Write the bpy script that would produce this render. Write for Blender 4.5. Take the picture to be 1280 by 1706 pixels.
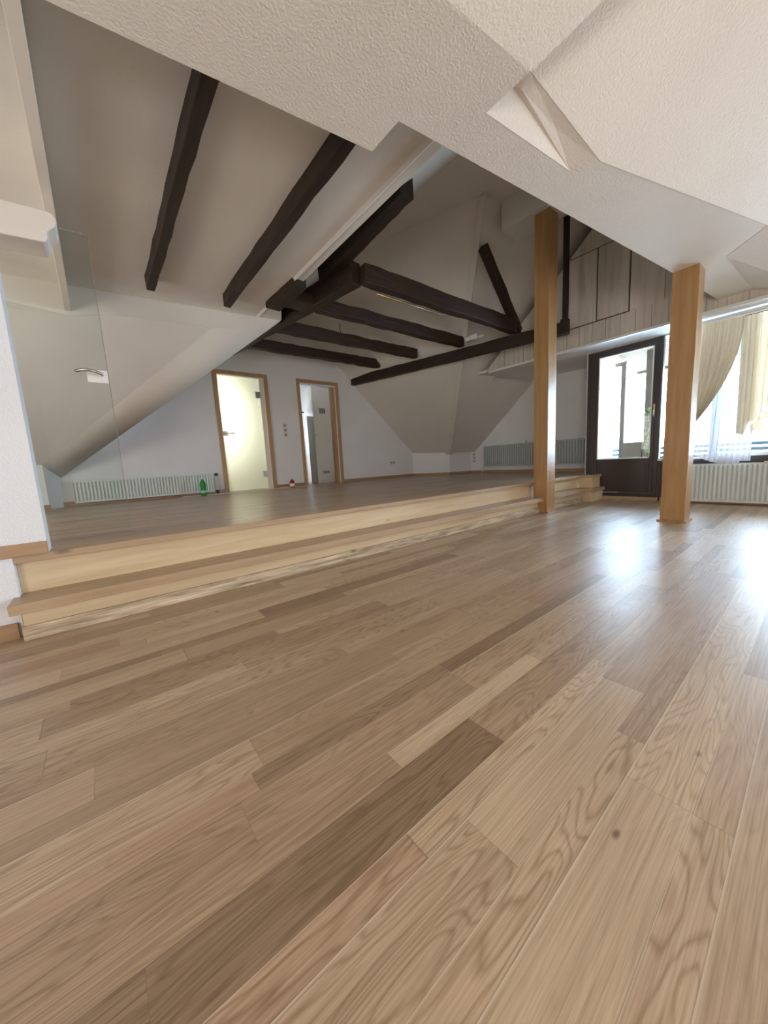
import bpy, bmesh, math, random
from mathutils import Vector, Matrix
random.seed(7)
for o in list(bpy.data.objects): bpy.data.objects.remove(o)
scn = bpy.context.scene
C = scn.collection
H = 0.75                      # eye height of the camera over the lower floor, metres
PI = math.pi
def P(x, y, z): return Vector((x*H, y*H, (z+1)*H))   # room units: eye height = 1, origin at the camera

# ---------------------------------------------------------------- camera, sky, lights, exposure
cd = bpy.data.cameras.new('camera'); cam = bpy.data.objects.new('camera', cd); C.objects.link(cam)
cd.sensor_fit = 'HORIZONTAL'; cd.sensor_width = 36; cd.lens = 588.1/1280*36; cd.clip_start = 0.02; cd.clip_end = 200
ROT = [[0.777452, 0.1267, -0.616049], [-0.626671, 0.072882, -0.775868], [-0.053403, 0.98926, 0.136061]]
cam.matrix_world = Matrix.Translation(P(0,0,0)) @ Matrix(ROT).to_4x4()
scn.camera = cam
scn.view_settings.view_transform = 'Standard'; scn.view_settings.look = 'None'
scn.view_settings.gamma = 1; scn.view_settings.use_curve_mapping = False
scn.view_settings.exposure = 0.95
w = bpy.data.worlds.new('sky'); scn.world = w; w.use_nodes = True
bg = w.node_tree.nodes['Background']; bg.inputs[0].default_value = (0.60, 0.78, 1.0, 1); bg.inputs[1].default_value = 14.0
def area(name, loc, target, sx, sy, power, col):
    l = bpy.data.lights.new(name, 'AREA'); l.shape = 'RECTANGLE'; l.size = sx*H; l.size_y = sy*H
    l.energy = power; l.color = col
    o = bpy.data.objects.new(name, l); C.objects.link(o); o.location = P(*loc)
    d = (P(*target)-P(*loc)).normalized(); o.rotation_euler = d.to_track_quat('-Z', 'Y').to_euler(); return o
pt = area('window_portal', (8.56, 0.15, 0.55), (0, 0.15, 0.55), 6.3, 3.0, 1, (1, 1, 1)); pt.data.cycles.is_portal = True
area('daylight_fill', (2.75, -3.95, 0.0), (2.2, 1, 1.2), 3.4, 1.3, 27, (1.0, 0.92, 0.82))  # fill in place of a window behind the camera; that wall is closed
area('daylight_fill', (-2.95, -1.6, 0.1), (3.0, 1.2, 1.7), 3.2, 1.6, 62, (1.0, 0.95, 0.90))  # fill in place of an unseen left window; no opening in the wall
area('daylight_fill', (-2.92, 5.0, 0.75), (3.0, 6.0, 0.9), 2.2, 1.5, 22, (1.0, 0.95, 0.88))  # added fill to brighten the platform room; the left wall has no window
area('daylight_fill', (2.2, 9.35, 1.2), (2.65, 8.6, 0.95), 0.45, 1.6, 9, (1.0, 0.98, 0.86))  # added lamp in the windowless room, lights the frosted door from behind
area('daylight_fill', (4.5, 10.6, 1.2), (5.0, 8.6, 0.6), 0.7, 1.0, 10, (0.95, 0.97, 1.0))

# ---------------------------------------------------------------- material helpers
def new_mat(name, col=(.8,.8,.8), rough=.6, metal=0.0):
    m = bpy.data.materials.new(name); m.use_nodes = True
    b = m.node_tree.nodes['Principled BSDF']
    b.inputs['Base Color'].default_value = (*col, 1); b.inputs['Roughness'].default_value = rough
    b.inputs['Metallic'].default_value = metal
    return m, m.node_tree, b
def N(nt, kind, **kw):
    n = nt.nodes.new(kind)
    for k, v in kw.items(): setattr(n, k, v)
    return n
def math_(nt, op, a, b=None, c=None):
    n = N(nt, 'ShaderNodeMath', operation=op)
    for i, v in enumerate((a, b, c)):
        if v is None: continue
        if isinstance(v, (int, float)): n.inputs[i].default_value = v
        else: nt.links.new(v, n.inputs[i])
    return n.outputs[0]
def ramp(nt, fac, stops):
    r = N(nt, 'ShaderNodeValToRGB'); cr = r.color_ramp
    while len(cr.elements) < len(stops): cr.elements.new(.5)
    for e, (p, c) in zip(cr.elements, stops): e.position = p; e.color = (*c, 1)
    nt.links.new(fac, r.inputs[0]); return r.outputs[0]
def mixc(nt, fac, a, b, mode='MIX'):
    n = N(nt, 'ShaderNodeMix', data_type='RGBA', blend_type=mode)
    for s, v in ((n.inputs[0], fac), (n.inputs[6], a), (n.inputs[7], b)):
        if isinstance(v, (int, float)): s.default_value = v
        elif isinstance(v, tuple): s.default_value = (*v, 1)
        else: nt.links.new(v, s)
    return n.outputs[2]
def noise(nt, vec, scale, detail=3, rough=.5, dist=0):
    n = N(nt, 'ShaderNodeTexNoise'); n.inputs['Scale'].default_value = scale; n.inputs['Detail'].default_value = detail
    n.inputs['Roughness'].default_value = rough; n.inputs['Distortion'].default_value = dist
    if vec is not None: nt.links.new(vec, n.inputs['Vector'])
    return n.outputs['Fac']
def world_pos(nt): return N(nt, 'ShaderNodeNewGeometry').outputs['Position']
def bump(nt, b, h, strength, dist=.01):
    n = N(nt, 'ShaderNodeBump'); n.inputs['Strength'].default_value = strength; n.inputs['Distance'].default_value = dist
    nt.links.new(h, n.inputs['Height']); nt.links.new(n.outputs[0], b.inputs['Normal'])

def plaster(name, col, scale, strength, dist=.004):
    m, nt, b = new_mat(name, col, .85)
    p = world_pos(nt)
    v = noise(nt, p, 1.6, 4)
    nt.links.new(mixc(nt, 1.0, col, ramp(nt, v, [(.3, (.94,.935,.93)), (.7, (1.0,1.0,1.0))]), 'MULTIPLY'), b.inputs['Base Color'])
    h = noise(nt, p, scale, 3, .55)
    hh = ramp(nt, h, [(.38, (0,0,0)), (.62, (1,1,1))])
    bump(nt, b, hh, strength, dist); return m
M = {}
M['ceil'] = plaster('stippled_ceiling_plaster', (.86,.785,.70), 80, .42, .004)
M['ceil_up'] = plaster('smooth_ceiling_plaster', (.74,.70,.645), 45, .10, .003)
M['wall'] = plaster('white_wall_plaster', (.86,.85,.855), 90, .18, .003)
M['pier'] = plaster('textured_white_wallpaper', (.88,.885,.90), 110, .4, .003)
M['lintel'] = plaster('cream_painted_wood', (.80,.73,.64), 30, .12, .003)
M['outer'] = new_mat('outer_light_shell', (.5,.48,.46), .9)[0]

def wood_floor(name, w_, y0, tones, rough=.33):
    m, nt, b = new_mat(name, (.6,.4,.25), rough)
    p = world_pos(nt); s = N(nt, 'ShaderNodeSeparateXYZ'); nt.links.new(p, s.inputs[0])
    x, y = s.outputs[0], s.outputs[1]
    row = math_(nt, 'DIVIDE', math_(nt, 'SUBTRACT', y, y0), w_)
    # boards come in pairs, a wide one and a narrow one; w_ is the pair's width
    r0 = math_(nt, 'FLOOR', row); q = math_(nt, 'SUBTRACT', row, r0); nar = math_(nt, 'GREATER_THAN', q, .66)
    ri = math_(nt, 'ADD', math_(nt, 'MULTIPLY', r0, 2.0), nar)
    wid = math_(nt, 'SUBTRACT', .66, math_(nt, 'MULTIPLY', nar, .32))
    rf = math_(nt, 'DIVIDE', math_(nt, 'SUBTRACT', q, math_(nt, 'MULTIPLY', nar, .66)), wid)
    w_ = math_(nt, 'MULTIPLY', wid, w_)
    wn = N(nt, 'ShaderNodeTexWhiteNoise', noise_dimensions='1D'); nt.links.new(ri, wn.inputs['W'])
    col = math_(nt, 'DIVIDE', math_(nt, 'ADD', x, math_(nt, 'MULTIPLY', wn.outputs['Value'], 9.0)), 1.05)
    # uneven board lengths: push the joints around with a row-dependent sine
    col = math_(nt, 'ADD', col, math_(nt, 'MULTIPLY', math_(nt, 'SINE', math_(nt, 'MULTIPLY', col, 2.3)), .25))
    ci = math_(nt, 'FLOOR', col); cf = math_(nt, 'SUBTRACT', col, ci)
    cb = N(nt, 'ShaderNodeCombineXYZ'); nt.links.new(ri, cb.inputs[0]); nt.links.new(ci, cb.inputs[1])
    w2 = N(nt, 'ShaderNodeTexWhiteNoise', noise_dimensions='3D'); nt.links.new(cb.outputs[0], w2.inputs['Vector'])
    idv = w2.outputs['Value']; idc = w2.outputs['Color']
    base = ramp(nt, idv, tones)
    sc = N(nt, 'ShaderNodeSeparateColor'); nt.links.new(idc, sc.inputs[0])
    # grain space: shifted per board
    gv = N(nt, 'ShaderNodeCombineXYZ')
    nt.links.new(math_(nt, 'ADD', math_(nt, 'MULTIPLY', x, 1.0), math_(nt, 'MULTIPLY', sc.outputs[0], 40)), gv.inputs[0])
    nt.links.new(math_(nt, 'MULTIPLY', y, 8.0), gv.inputs[1]); nt.links.new(math_(nt, 'MULTIPLY', sc.outputs[1], 30), gv.inputs[2])
    g = noise(nt, gv.outputs[0], 1.15, 2.5, .5, .25)
    rings = math_(nt, 'FRACT', math_(nt, 'MULTIPLY', g, 24))
    rl = ramp(nt, rings, [(0, (.62,.55,.48)), (.3, (1,1,1)), (.75, (1.03,1.03,1.03)), (1, (.68,.61,.54))])
    amt = ramp(nt, sc.outputs[2], [(.2, (.18,.18,.18)), (.9, (.8,.8,.8))])
    c = mixc(nt, amt, base, mixc(nt, 1.0, base, rl, 'MULTIPLY'))
    fv = N(nt, 'ShaderNodeCombineXYZ')
    nt.links.new(math_(nt, 'MULTIPLY', x, 4.0), fv.inputs[0]); nt.links.new(math_(nt, 'MULTIPLY', y, 230.0), fv.inputs[1]); nt.links.new(math_(nt, 'MULTIPLY', idv, 50), fv.inputs[2])
    fib = noise(nt, fv.outputs[0], 1.0, 3, .6)
    c = mixc(nt, 1.0, c, ramp(nt, fib, [(.3, (.74,.71,.67)), (.62, (1.06,1.06,1.06))]), 'MULTIPLY')
    sv = N(nt, 'ShaderNodeCombineXYZ')
    nt.links.new(math_(nt, 'MULTIPLY', x, .9), sv.inputs[0]); nt.links.new(math_(nt, 'MULTIPLY', y, 5.0), sv.inputs[1]); nt.links.new(math_(nt, 'MULTIPLY', idv, 20), sv.inputs[2])
    c = mixc(nt, 1.0, c, ramp(nt, noise(nt, sv.outputs[0], 1.6, 2), [(.3, (.90,.87,.84)), (.7, (1.08,1.08,1.07))]), 'MULTIPLY')
    # knots
    kv = N(nt, 'ShaderNodeCombineXYZ'); nt.links.new(math_(nt, 'MULTIPLY', x, 1.6), kv.inputs[0]); nt.links.new(math_(nt, 'MULTIPLY', y, 3.2), kv.inputs[1])
    vo = N(nt, 'ShaderNodeTexVoronoi'); vo.inputs['Scale'].default_value = 1.7; nt.links.new(kv.outputs[0], vo.inputs['Vector'])
    c = mixc(nt, ramp(nt, vo.outputs['Distance'], [(.018, (.9,.9,.9)), (.05, (0,0,0))]), c, (.16,.09,.05))
    # joints between boards
    e1 = math_(nt, 'MULTIPLY', math_(nt, 'MINIMUM', rf, math_(nt, 'SUBTRACT', 1.0, rf)), w_)
    e2 = math_(nt, 'MULTIPLY', math_(nt, 'MINIMUM', cf, math_(nt, 'SUBTRACT', 1.0, cf)), 1.05)
    e = math_(nt, 'MINIMUM', e1, e2)
    seam = ramp(nt, math_(nt, 'MULTIPLY', e, 100), [(.04, (.55,.55,.55)), (.14, (0,0,0))])
    c = mixc(nt, seam, c, (.20,.13,.08))
    edge = ramp(nt, math_(nt, 'MULTIPLY', math_(nt, 'SUBTRACT', 1.0, rf), 10), [(.10, (.6,.6,.6)), (.35, (0,0,0))])
    c = mixc(nt, math_(nt, 'MULTIPLY', edge, math_(nt, 'GREATER_THAN', sc.outputs[0], .35)), c, (.82,.68,.50))
    nt.links.new(c, b.inputs['Base Color'])
    rr = math_(nt, 'ADD', rough-.05, math_(nt, 'MULTIPLY', noise(nt, p, 5, 3), .16)); nt.links.new(rr, b.inputs['Roughness'])
    b.inputs['Coat Weight'].default_value = .12; b.inputs['Coat Roughness'].default_value = .27
    hb = math_(nt, 'ADD', math_(nt, 'MULTIPLY', fib, .25), math_(nt, 'MULTIPLY', noise(nt, p, 9, 2), .9))
    hb = math_(nt, 'SUBTRACT', hb, math_(nt, 'MULTIPLY', seam, .5))
    bump(nt, b, hb, .12, .004)
    return m
T1 = [(0, (.32,.215,.13)), (.15, (.45,.315,.20)), (.5, (.50,.36,.232)), (.8, (.63,.475,.32)), (1, (.45,.29,.185))]
M['floor'] = wood_floor('oak_plank_floor', .242*H, .16*H, T1, .34)
M['plat'] = wood_floor('oak_platform_floor', .20, .03, [(0, (.36,.245,.155)), (.5, (.44,.31,.205)), (1, (.50,.36,.245))], .30)

def timber(name, c1, c2, axis=0, rough=.5, scale=1.0, bmp=.2, knot=True):
    m, nt, b = new_mat(name, c1, rough)
    tc = N(nt, 'ShaderNodeTexCoord').outputs['Object']; s = N(nt, 'ShaderNodeSeparateXYZ'); nt.links.new(tc, s.inputs[0])
    cb = N(nt, 'ShaderNodeCombineXYZ')
    for i in range(3): nt.links.new(math_(nt, 'MULTIPLY', s.outputs[i], (1.2 if i == axis else 16)*scale), cb.inputs[i])
    g = noise(nt, cb.outputs[0], 1.5, 4, .6, .3)
    c = ramp(nt, g, [(.28, c1), (.72, c2)])
    if knot:
        cb2 = N(nt, 'ShaderNodeCombineXYZ')
        for i in range(3): nt.links.new(math_(nt, 'MULTIPLY', s.outputs[i], (1.6 if i == axis else 4)), cb2.inputs[i])
        vo = N(nt, 'ShaderNodeTexVoronoi'); vo.inputs['Scale'].default_value = 1.4; nt.links.new(cb2.outputs[0], vo.inputs['Vector'])
        c = mixc(nt, ramp(nt, vo.outputs['Distance'], [(.03, (.7,.7,.7)), (.1, (0,0,0))]), c, tuple(v*.35 for v in c1))
    nt.links.new(c, b.inputs['Base Color']); bump(nt, b, g, bmp, .01); return m
M['beamY'] = timber('dark_stained_beam', (.012,.006,.0035), (.040,.020,.010), 1, .65, 1, .5)
M['beamX'] = timber('dark_stained_joist', (.015,.007,.004), (.048,.022,.011), 0, .65, 1, .5)
M['beamZ'] = timber('dark_stained_upright', (.014,.006,.004), (.040,.018,.010), 2, .65, 1, .4)
M['post'] = timber('honey_varnished_post', (.34,.175,.062), (.47,.275,.115), 2, .33, .8, .12)
M['step'] = timber('pale_oak_step', (.62,.45,.26), (.76,.59,.37), 0, .4, .9, .12)
M['nosing'] = timber('oak_step_nosing', (.40,.265,.155), (.52,.36,.22), 0, .35, .9, .1)
M['raw'] = timber('worn_raw_plinth_wood', (.20,.13,.07), (.80,.64,.44), 0, .7, 2.2, .5)
M['skirt'] = timber('oak_skirting', (.36,.215,.115), (.48,.30,.17), 0, .45, .9, .05, False)
M['casing'] = timber('oak_door_casing', (.42,.25,.12), (.54,.34,.18), 2, .4, .9, .05, False)
M['dark'] = new_mat('dark_brown_lacquer', (.045,.030,.026), .35)[0]
M['white'] = new_mat('white_lacquer', (.82,.82,.80), .35)[0]
M['cream'] = new_mat('cream_lacquer', (.80,.76,.66), .4)[0]
M['steel'] = new_mat('brushed_steel', (.62,.62,.60), .28, 1.0)[0]
M['plate'] = new_mat('satin_lock_plate', (.86,.82,.76), .35, .3)[0]
M['rad'] = new_mat('radiator_enamel', (.74,.78,.75), .35)[0]
M['radg'] = new_mat('grey_radiator_enamel', (.50,.53,.51), .4)[0]
M['black'] = new_mat('black_plastic', (.02,.02,.02), .4)[0]
M['brass'] = new_mat('aged_brass', (.45,.36,.22), .35, .9)[0]
M['socket'] = new_mat('cream_socket_plastic', (.74,.70,.64), .4)[0]
M['vent'] = new_mat('dark_louvre', (.25,.23,.19), .6)[0]
M['railing'] = new_mat('teal_painted_railing', (.03,.06,.075), .5)[0]
M['outwood'] = new_mat('weathered_balcony_wood', (.085,.060,.035), .7)[0]
M['outslat'] = new_mat('balcony_ceiling_boards', (.20,.165,.10), .6)[0]
M['tile'] = new_mat('balcony_tile', (.55,.52,.48), .7)[0]

def panel_mat():
    m, nt, b = new_mat('washed_white_boarding', (.62,.57,.50), .7)
    p = world_pos(nt); s = N(nt, 'ShaderNodeSeparateXYZ'); nt.links.new(p, s.inputs[0])
    cb = N(nt, 'ShaderNodeCombineXYZ')
    for i, k in enumerate((3, 22, 1.2)): nt.links.new(math_(nt, 'MULTIPLY', s.outputs[i], k), cb.inputs[i])
    g = noise(nt, cb.outputs[0], 1.3, 4, .6)
    nt.links.new(ramp(nt, g, [(.25, (.50,.455,.39)), (.5, (.64,.59,.52)), (.8, (.70,.65,.58))]), b.inputs['Base Color'])
    bump(nt, b, g, .1, .005); return m
M['panel'] = panel_mat()

def glass_mat(name, tint, rough=0.0, alpha_tint=.9):
    m = bpy.data.materials.new(name); m.use_nodes = True; nt = m.node_tree; nt.nodes.clear()
    out = N(nt, 'ShaderNodeOutputMaterial'); tr = N(nt, 'ShaderNodeBsdfTransparent'); gl = N(nt, 'ShaderNodeBsdfGlossy')
    tr.inputs[0].default_value = (*tint, 1); gl.inputs['Roughness'].default_value = rough
    fr = N(nt, 'ShaderNodeFresnel'); fr.inputs[0].default_value = 1.35
    mx = N(nt, 'ShaderNodeMixShader'); nt.links.new(fr.outputs[0], mx.inputs[0]); nt.links.new(tr.outputs[0], mx.inputs[1]); nt.links.new(gl.outputs[0], mx.inputs[2])
    nt.links.new(mx.outputs[0], out.inputs[0]); return m
M['glass'] = glass_mat('clear_window_glass', (.96,.98,.98), .02)
M['doorglass'] = glass_mat('greenish_safety_glass', (.94,.965,.945), .01)
def cloth_mat(name, col, transl, transp):
    m = bpy.data.materials.new(name); m.use_nodes = True; nt = m.node_tree; nt.nodes.clear()
    out = N(nt, 'ShaderNodeOutputMaterial'); d = N(nt, 'ShaderNodeBsdfDiffuse'); t = N(nt, 'ShaderNodeBsdfTranslucent'); tr = N(nt, 'ShaderNodeBsdfTransparent')
    d.inputs[0].default_value = (*col, 1); t.inputs[0].default_value = (*col, 1)
    a = N(nt, 'ShaderNodeMixShader'); a.inputs[0].default_value = transl
    nt.links.new(d.outputs[0], a.inputs[1]); nt.links.new(t.outputs[0], a.inputs[2])
    b = N(nt, 'ShaderNodeMixShader'); b.inputs[0].default_value = transp
    nt.links.new(a.outputs[0], b.inputs[1]); nt.links.new(tr.outputs[0], b.inputs[2]); nt.links.new(b.outputs[0], out.inputs[0]); return m
M['frost'] = cloth_mat('frosted_door_glass', (.93,.95,.86), .9, .0)
M['drape'] = cloth_mat('cream_curtain_cloth', (.90,.80,.62), .17, .0)
M['sheer'] = cloth_mat('white_sheer_voile', (.88,.91,.96), .12, .12)
M['paper'] = new_mat('white_paper_strip', (.88,.87,.84), .7)[0]
def plastic_bottle(name, col):
    m, nt, b = new_mat(name, col, .12)
    b.inputs['Transmission Weight'].default_value = .55; b.inputs['IOR'].default_value = 1.3; return m
M['green'] = plastic_bottle('green_bottle_plastic', (.06,.50,.12))
M['red'] = plastic_bottle('red_cleaner_plastic', (.70,.05,.06))

# ---------------------------------------------------------------- mesh helpers
def obj(name, bm, mat, parent=None, smooth=False, bevel=0):
    me = bpy.data.meshes.new(name); bmesh.ops.recalc_face_normals(bm, faces=bm.faces); bm.to_mesh(me); bm.free()
    if smooth:
        for f in me.polygons: f.use_smooth = True
    me.materials.append(M[mat] if isinstance(mat, str) else mat)
    o = bpy.data.objects.new(name, me); C.objects.link(o)
    if parent: o.parent = parent
    if bevel:
        b = o.modifiers.new('bevel', 'BEVEL'); b.width = bevel; b.segments = 2; b.limit_method = 'ANGLE'
    return o
def local(o, pt):            # put a mesh object's origin at pt (metres) keeping its vertices where they are
    pt = Vector(pt)
    base = o.parent.location if o.parent else Vector((0,0,0))
    o.data.transform(Matrix.Translation(-pt)); o.location = pt - base; return o
def empty(name, loc, label=None, cat=None, group=None, kind=None):
    o = bpy.data.objects.new(name, None); C.objects.link(o); o.location = P(*loc); o.empty_display_size = .1
    tag(o, label, cat, group, kind); return o
def tag(o, label=None, cat=None, group=None, kind=None):
    if label: o['label'] = label
    if cat: o['category'] = cat
    if group: o['group'] = group
    if kind: o['kind'] = kind
    return o
def part(name, bm, mat, root, **k):
    """a child mesh whose geometry was written in room coordinates"""
    o = obj(name, bm, mat, None, **k); o.data.transform(Matrix.Translation(-root_loc(root))); o.parent = root; return o
def root_loc(r):
    v = Vector((0,0,0))
    while r is not None: v = v + r.location; r = r.parent
    return v
def NB(): return bmesh.new()
def poly(bm, pts, thick):
    """planar polygon (room units) extruded by the vector thick (room units)"""
    vs = [bm.verts.new(P(*p)) for p in pts]; t = Vector(thick)*H
    ws = [bm.verts.new(v.co + t) for v in vs]; n = len(vs)
    if n == 3 or n == 4 or True:
        bm.faces.new(vs); bm.faces.new(ws[::-1])
    for i in range(n): bm.faces.new((vs[i], ws[i], ws[(i+1) % n], vs[(i+1) % n]))
    return bm
def box(bm, x0, x1, y0, y1, z0, z1):
    return poly(bm, [(x0,y0,z0),(x1,y0,z0),(x1,y1,z0),(x0,y1,z0)], (0,0,z1-z0))
def wall_holes(bm, axis, c, t, u0, u1, z0, z1, holes):
    """a wall slab at axis=c, thickness t, spanning u and z, with rectangular holes (u0,u1,z0,z1)"""
    us = sorted({u0, u1, *[h[0] for h in holes], *[h[1] for h in holes]}); zs = sorted({z0, z1, *[h[2] for h in holes], *[h[3] for h in holes]})
    for i in range(len(us)-1):
        for j in range(len(zs)-1):
            um, zm = (us[i]+us[i+1])/2, (zs[j]+zs[j+1])/2
            if any(h[0] < um < h[1] and h[2] < zm < h[3] for h in holes): continue
            if axis == 'x': box(bm, c, c+t, us[i], us[i+1], zs[j], zs[j+1])
            else: box(bm, us[i], us[i+1], c, c+t, zs[j], zs[j+1])
    bmesh.ops.remove_doubles(bm, verts=bm.verts, dist=1e-5)
    # drop the inner faces the cells share
    seen = {}
    for f in list(bm.faces):
        k = tuple(sorted(v.index for v in f.verts)); seen.setdefault(k, []).append(f)
    bm.verts.index_update(); seen = {}
    for f in bm.faces: seen.setdefault(tuple(sorted(v.index for v in f.verts)), []).append(f)
    kill = [f for l in seen.values() if len(l) > 1 for f in l]
    bmesh.ops.delete(bm, geom=kill, context='FACES_ONLY'); return bm
def beam(bm, a, b, wd, h, jit=.006, n=14, wx=None):
    """squared timber from a to b (bottom centre line, room units), hewn edges"""
    a, b = Vector(a), Vector(b); d = (b-a).normalized()
    side = d.cross(Vector((0,0,1)))
    side = side.normalized() if side.length > .2 else Vector((0,1,0))
    up = side.cross(d).normalized()
    rings = []
    for i in range(n+1):
        c = a + (b-a)*i/n; r = []
        for s, u in ((-1,0),(1,0),(1,1),(-1,1)):
            q = c + side*(s*wd/2 + random.uniform(-jit, jit)) + up*(u*h + random.uniform(-jit, jit))
            r.append(bm.verts.new(P(*q)))
        rings.append(r)
    for i in range(n):
        for k in range(4): bm.faces.new((rings[i][k], rings[i][(k+1)%4], rings[i+1][(k+1)%4], rings[i+1][k]))
    bm.faces.new(rings[0]); bm.faces.new(rings[-1][::-1]); return bm
def tube(bm, pts, r, seg=10):
    """round rod through points (metres)"""
    pts = [Vector(p) for p in pts]; rings = []
    for i, p in enumerate(pts):
        d = ((pts[min(i+1, len(pts)-1)] - pts[max(i-1, 0)])).normalized()
        a = d.orthogonal().normalized() if i == 0 else (a - d*a.dot(d)).normalized()
        b = d.cross(a); rr = r[i] if isinstance(r, (list, tuple)) else r
        rings.append([bm.verts.new(p + a*(rr*math.cos(2*PI*k/seg)) + b*(rr*math.sin(2*PI*k/seg))) for k in range(seg)])
    for i in range(len(rings)-1):
        for k in range(seg): bm.faces.new((rings[i][k], rings[i][(k+1)%seg], rings[i+1][(k+1)%seg], rings[i+1][k]))
    bm.faces.new(rings[0][::-1]); bm.faces.new(rings[-1]); return bm
def lathe(bm, c, prof, seg=28):
    """profile [(r,z)] in metres around the vertical through c (metres)"""
    c = Vector(c); rings = [[bm.verts.new(c + Vector((r*math.cos(2*PI*k/seg), r*math.sin(2*PI*k/seg), z))) for k in range(seg)] for r, z in prof]
    for i in range(len(rings)-1):
        for k in range(seg): bm.faces.new((rings[i][k], rings[i][(k+1)%seg], rings[i+1][(k+1)%seg], rings[i+1][k]))
    bm.faces.new(rings[0][::-1]); bm.faces.new(rings[-1]); return bm
def struct(name, bm, mat, **k): return tag(obj(name, bm, mat, **k), kind='structure')

# ---------------------------------------------------------------- the setting: floors
PZ = -.475
struct('floor', box(NB(), -3, 8.37, -4, 3.30, -1.12, -1.0), 'floor')
struct('floor', box(NB(), -3, 9.75, 3.345, 8.7, -1.1, PZ), 'plat')
# ---------------------------------------------------------------- outer walls
YF = 8.67
struct('wall_back', wall_holes(NB(), 'y', YF, .14, -3, 9.9, -1.1, 5, [(2.30, 3.37, PZ, 2.17), (4.32, 5.37, PZ, 2.15)]), 'wall')
struct('wall_right', wall_holes(NB(), 'x', 8.37, .14, -4, 3.335, -1.1, 5, [(1.98, 3.32, -.95, 2.04), (-3.0, 1.98, -.24, 2.04)]), 'wall')
struct('wall_right', box(NB(), 8.51, 9.7, 3.3, 3.335, -1.1, 5), 'wall')
struct('wall_right', box(NB(), 9.7, 9.84, 3.3, 8.7, -1.1, 5), 'wall')
struct('wall_front', wall_holes(NB(), 'y', -4.14, .14, -3, 8.5, -1.1, 5, []), 'wall')
struct('wall_left', box(NB(), -3.14, -3, -4, 8.7, -1.1, 5), 'wall')
bm = NB(); box(bm, -3.2, 8.55, -4.2, 8.9, 5.0, 5.1); box(bm, 8.5, 9.9, 3.3, 8.9, 5.0, 5.1)
struct('roof', bm, 'outer')  # unseen flat shell, added so sky light cannot leak between ceiling facets
# knee walls in the far right corner
V0 = (8.72, 7.5, .22)
bm = NB(); poly(bm, [(8.23,8.68,PZ),(8.72,7.5,PZ),(8.72,7.5,.25),(8.23,8.68,.30)], (.12,.04,0)); struct('wall_knee', bm, 'wall')
bm = NB(); poly(bm, [(8.72,7.5,PZ),(9.72,7.42,PZ),(9.72,7.42,.30),(8.72,7.5,.25)], (.0,.12,0)); struct('wall_knee', bm, 'wall')

# ---------------------------------------------------------------- roof slopes
S1 = ((-.649,-.224,-.727), -7.4957); S2 = ((.167,.659,.734), 6.5595)
def onS(S, x=None, y=None, z=None):
    n, d = S
    if x is None: return ((d-n[1]*y-n[2]*z)/n[0], y, z)
    if y is None: return (x, (d-n[0]*x-n[2]*z)/n[1], z)
    return (x, y, (d-n[0]*x-n[1]*y)/n[2])
def valley(z):
    t = (z-.22)/(4.25-.22); return (8.72+t*(5.465-8.72), 7.5+t*(3.837-7.5), z)
bm = NB(); poly(bm, [valley(.22), onS(S1, y=8.8, z=.22), onS(S1, y=8.8, z=4.7), valley(4.7)], (.05,.02,.07)); struct('ceiling', bm, 'ceil_up')
bm = NB(); poly(bm, [valley(.22), valley(4.7), onS(S2, x=8.3, z=4.7), onS(S2, x=8.3, z=2.0), onS(S2, x=9.8, z=2.0), onS(S2, x=9.8, z=.22)], (.0,.05,.07)); struct('ceiling', bm, 'ceil_up')
# plastered valley fillet with its bright edge
bm = NB(); vs = []
for z in (.2, .45, .9, 2.0, 3.2, 4.25):
    v = Vector(valley(z)); w_ = .06 if z > .5 else .06 + (.5-z)*.25
    vs.append([bm.verts.new(P(*(v+Vector((-.6*w_, .55*w_*1.4, -.03))))), bm.verts.new(P(*(v+Vector((-.05, -.10*1.0, -.02))))), bm.verts.new(P(*(v+Vector((.75*w_, -.5*w_, -.03))))), bm.verts.new(P(*(v+Vector((.12,.12,.12)))))])
for a, b in zip(vs, vs[1:]):
    for k in range(4): bm.faces.new((a[k], a[(k+1)%4], b[(k+1)%4], b[k]))
bm.faces.new(vs[0]); bm.faces.new(vs[-1][::-1]); struct('trim_1', bm, 'ceil_up')
# left slope of the main roof and the collar ceiling under the ridge
PL = lambda x: 2.5+.82*(x-2.4)
bm = NB(); poly(bm, [(2.36,1.6,PL(2.36)),(4.7,1.6,PL(4.7)),(4.7,8.8,PL(4.7)),(2.36,8.8,PL(2.36))], (-.04,0,.06)); struct('ceiling', bm, 'ceil_up')
bm = NB(); poly(bm, [(3.9,1.0,4.25),(7.75,1.0,4.25),(7.75,8.7,4.25),(3.9,8.7,4.25)], (0,0,.08)); struct('ceiling', bm, 'ceil_up')
# plaster downstand over the far post
bm = NB(); box(bm, 5.86, 6.35, 2.3, 3.75, 3.79, 4.26); struct('trim_2', bm, 'ceil_up')
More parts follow.
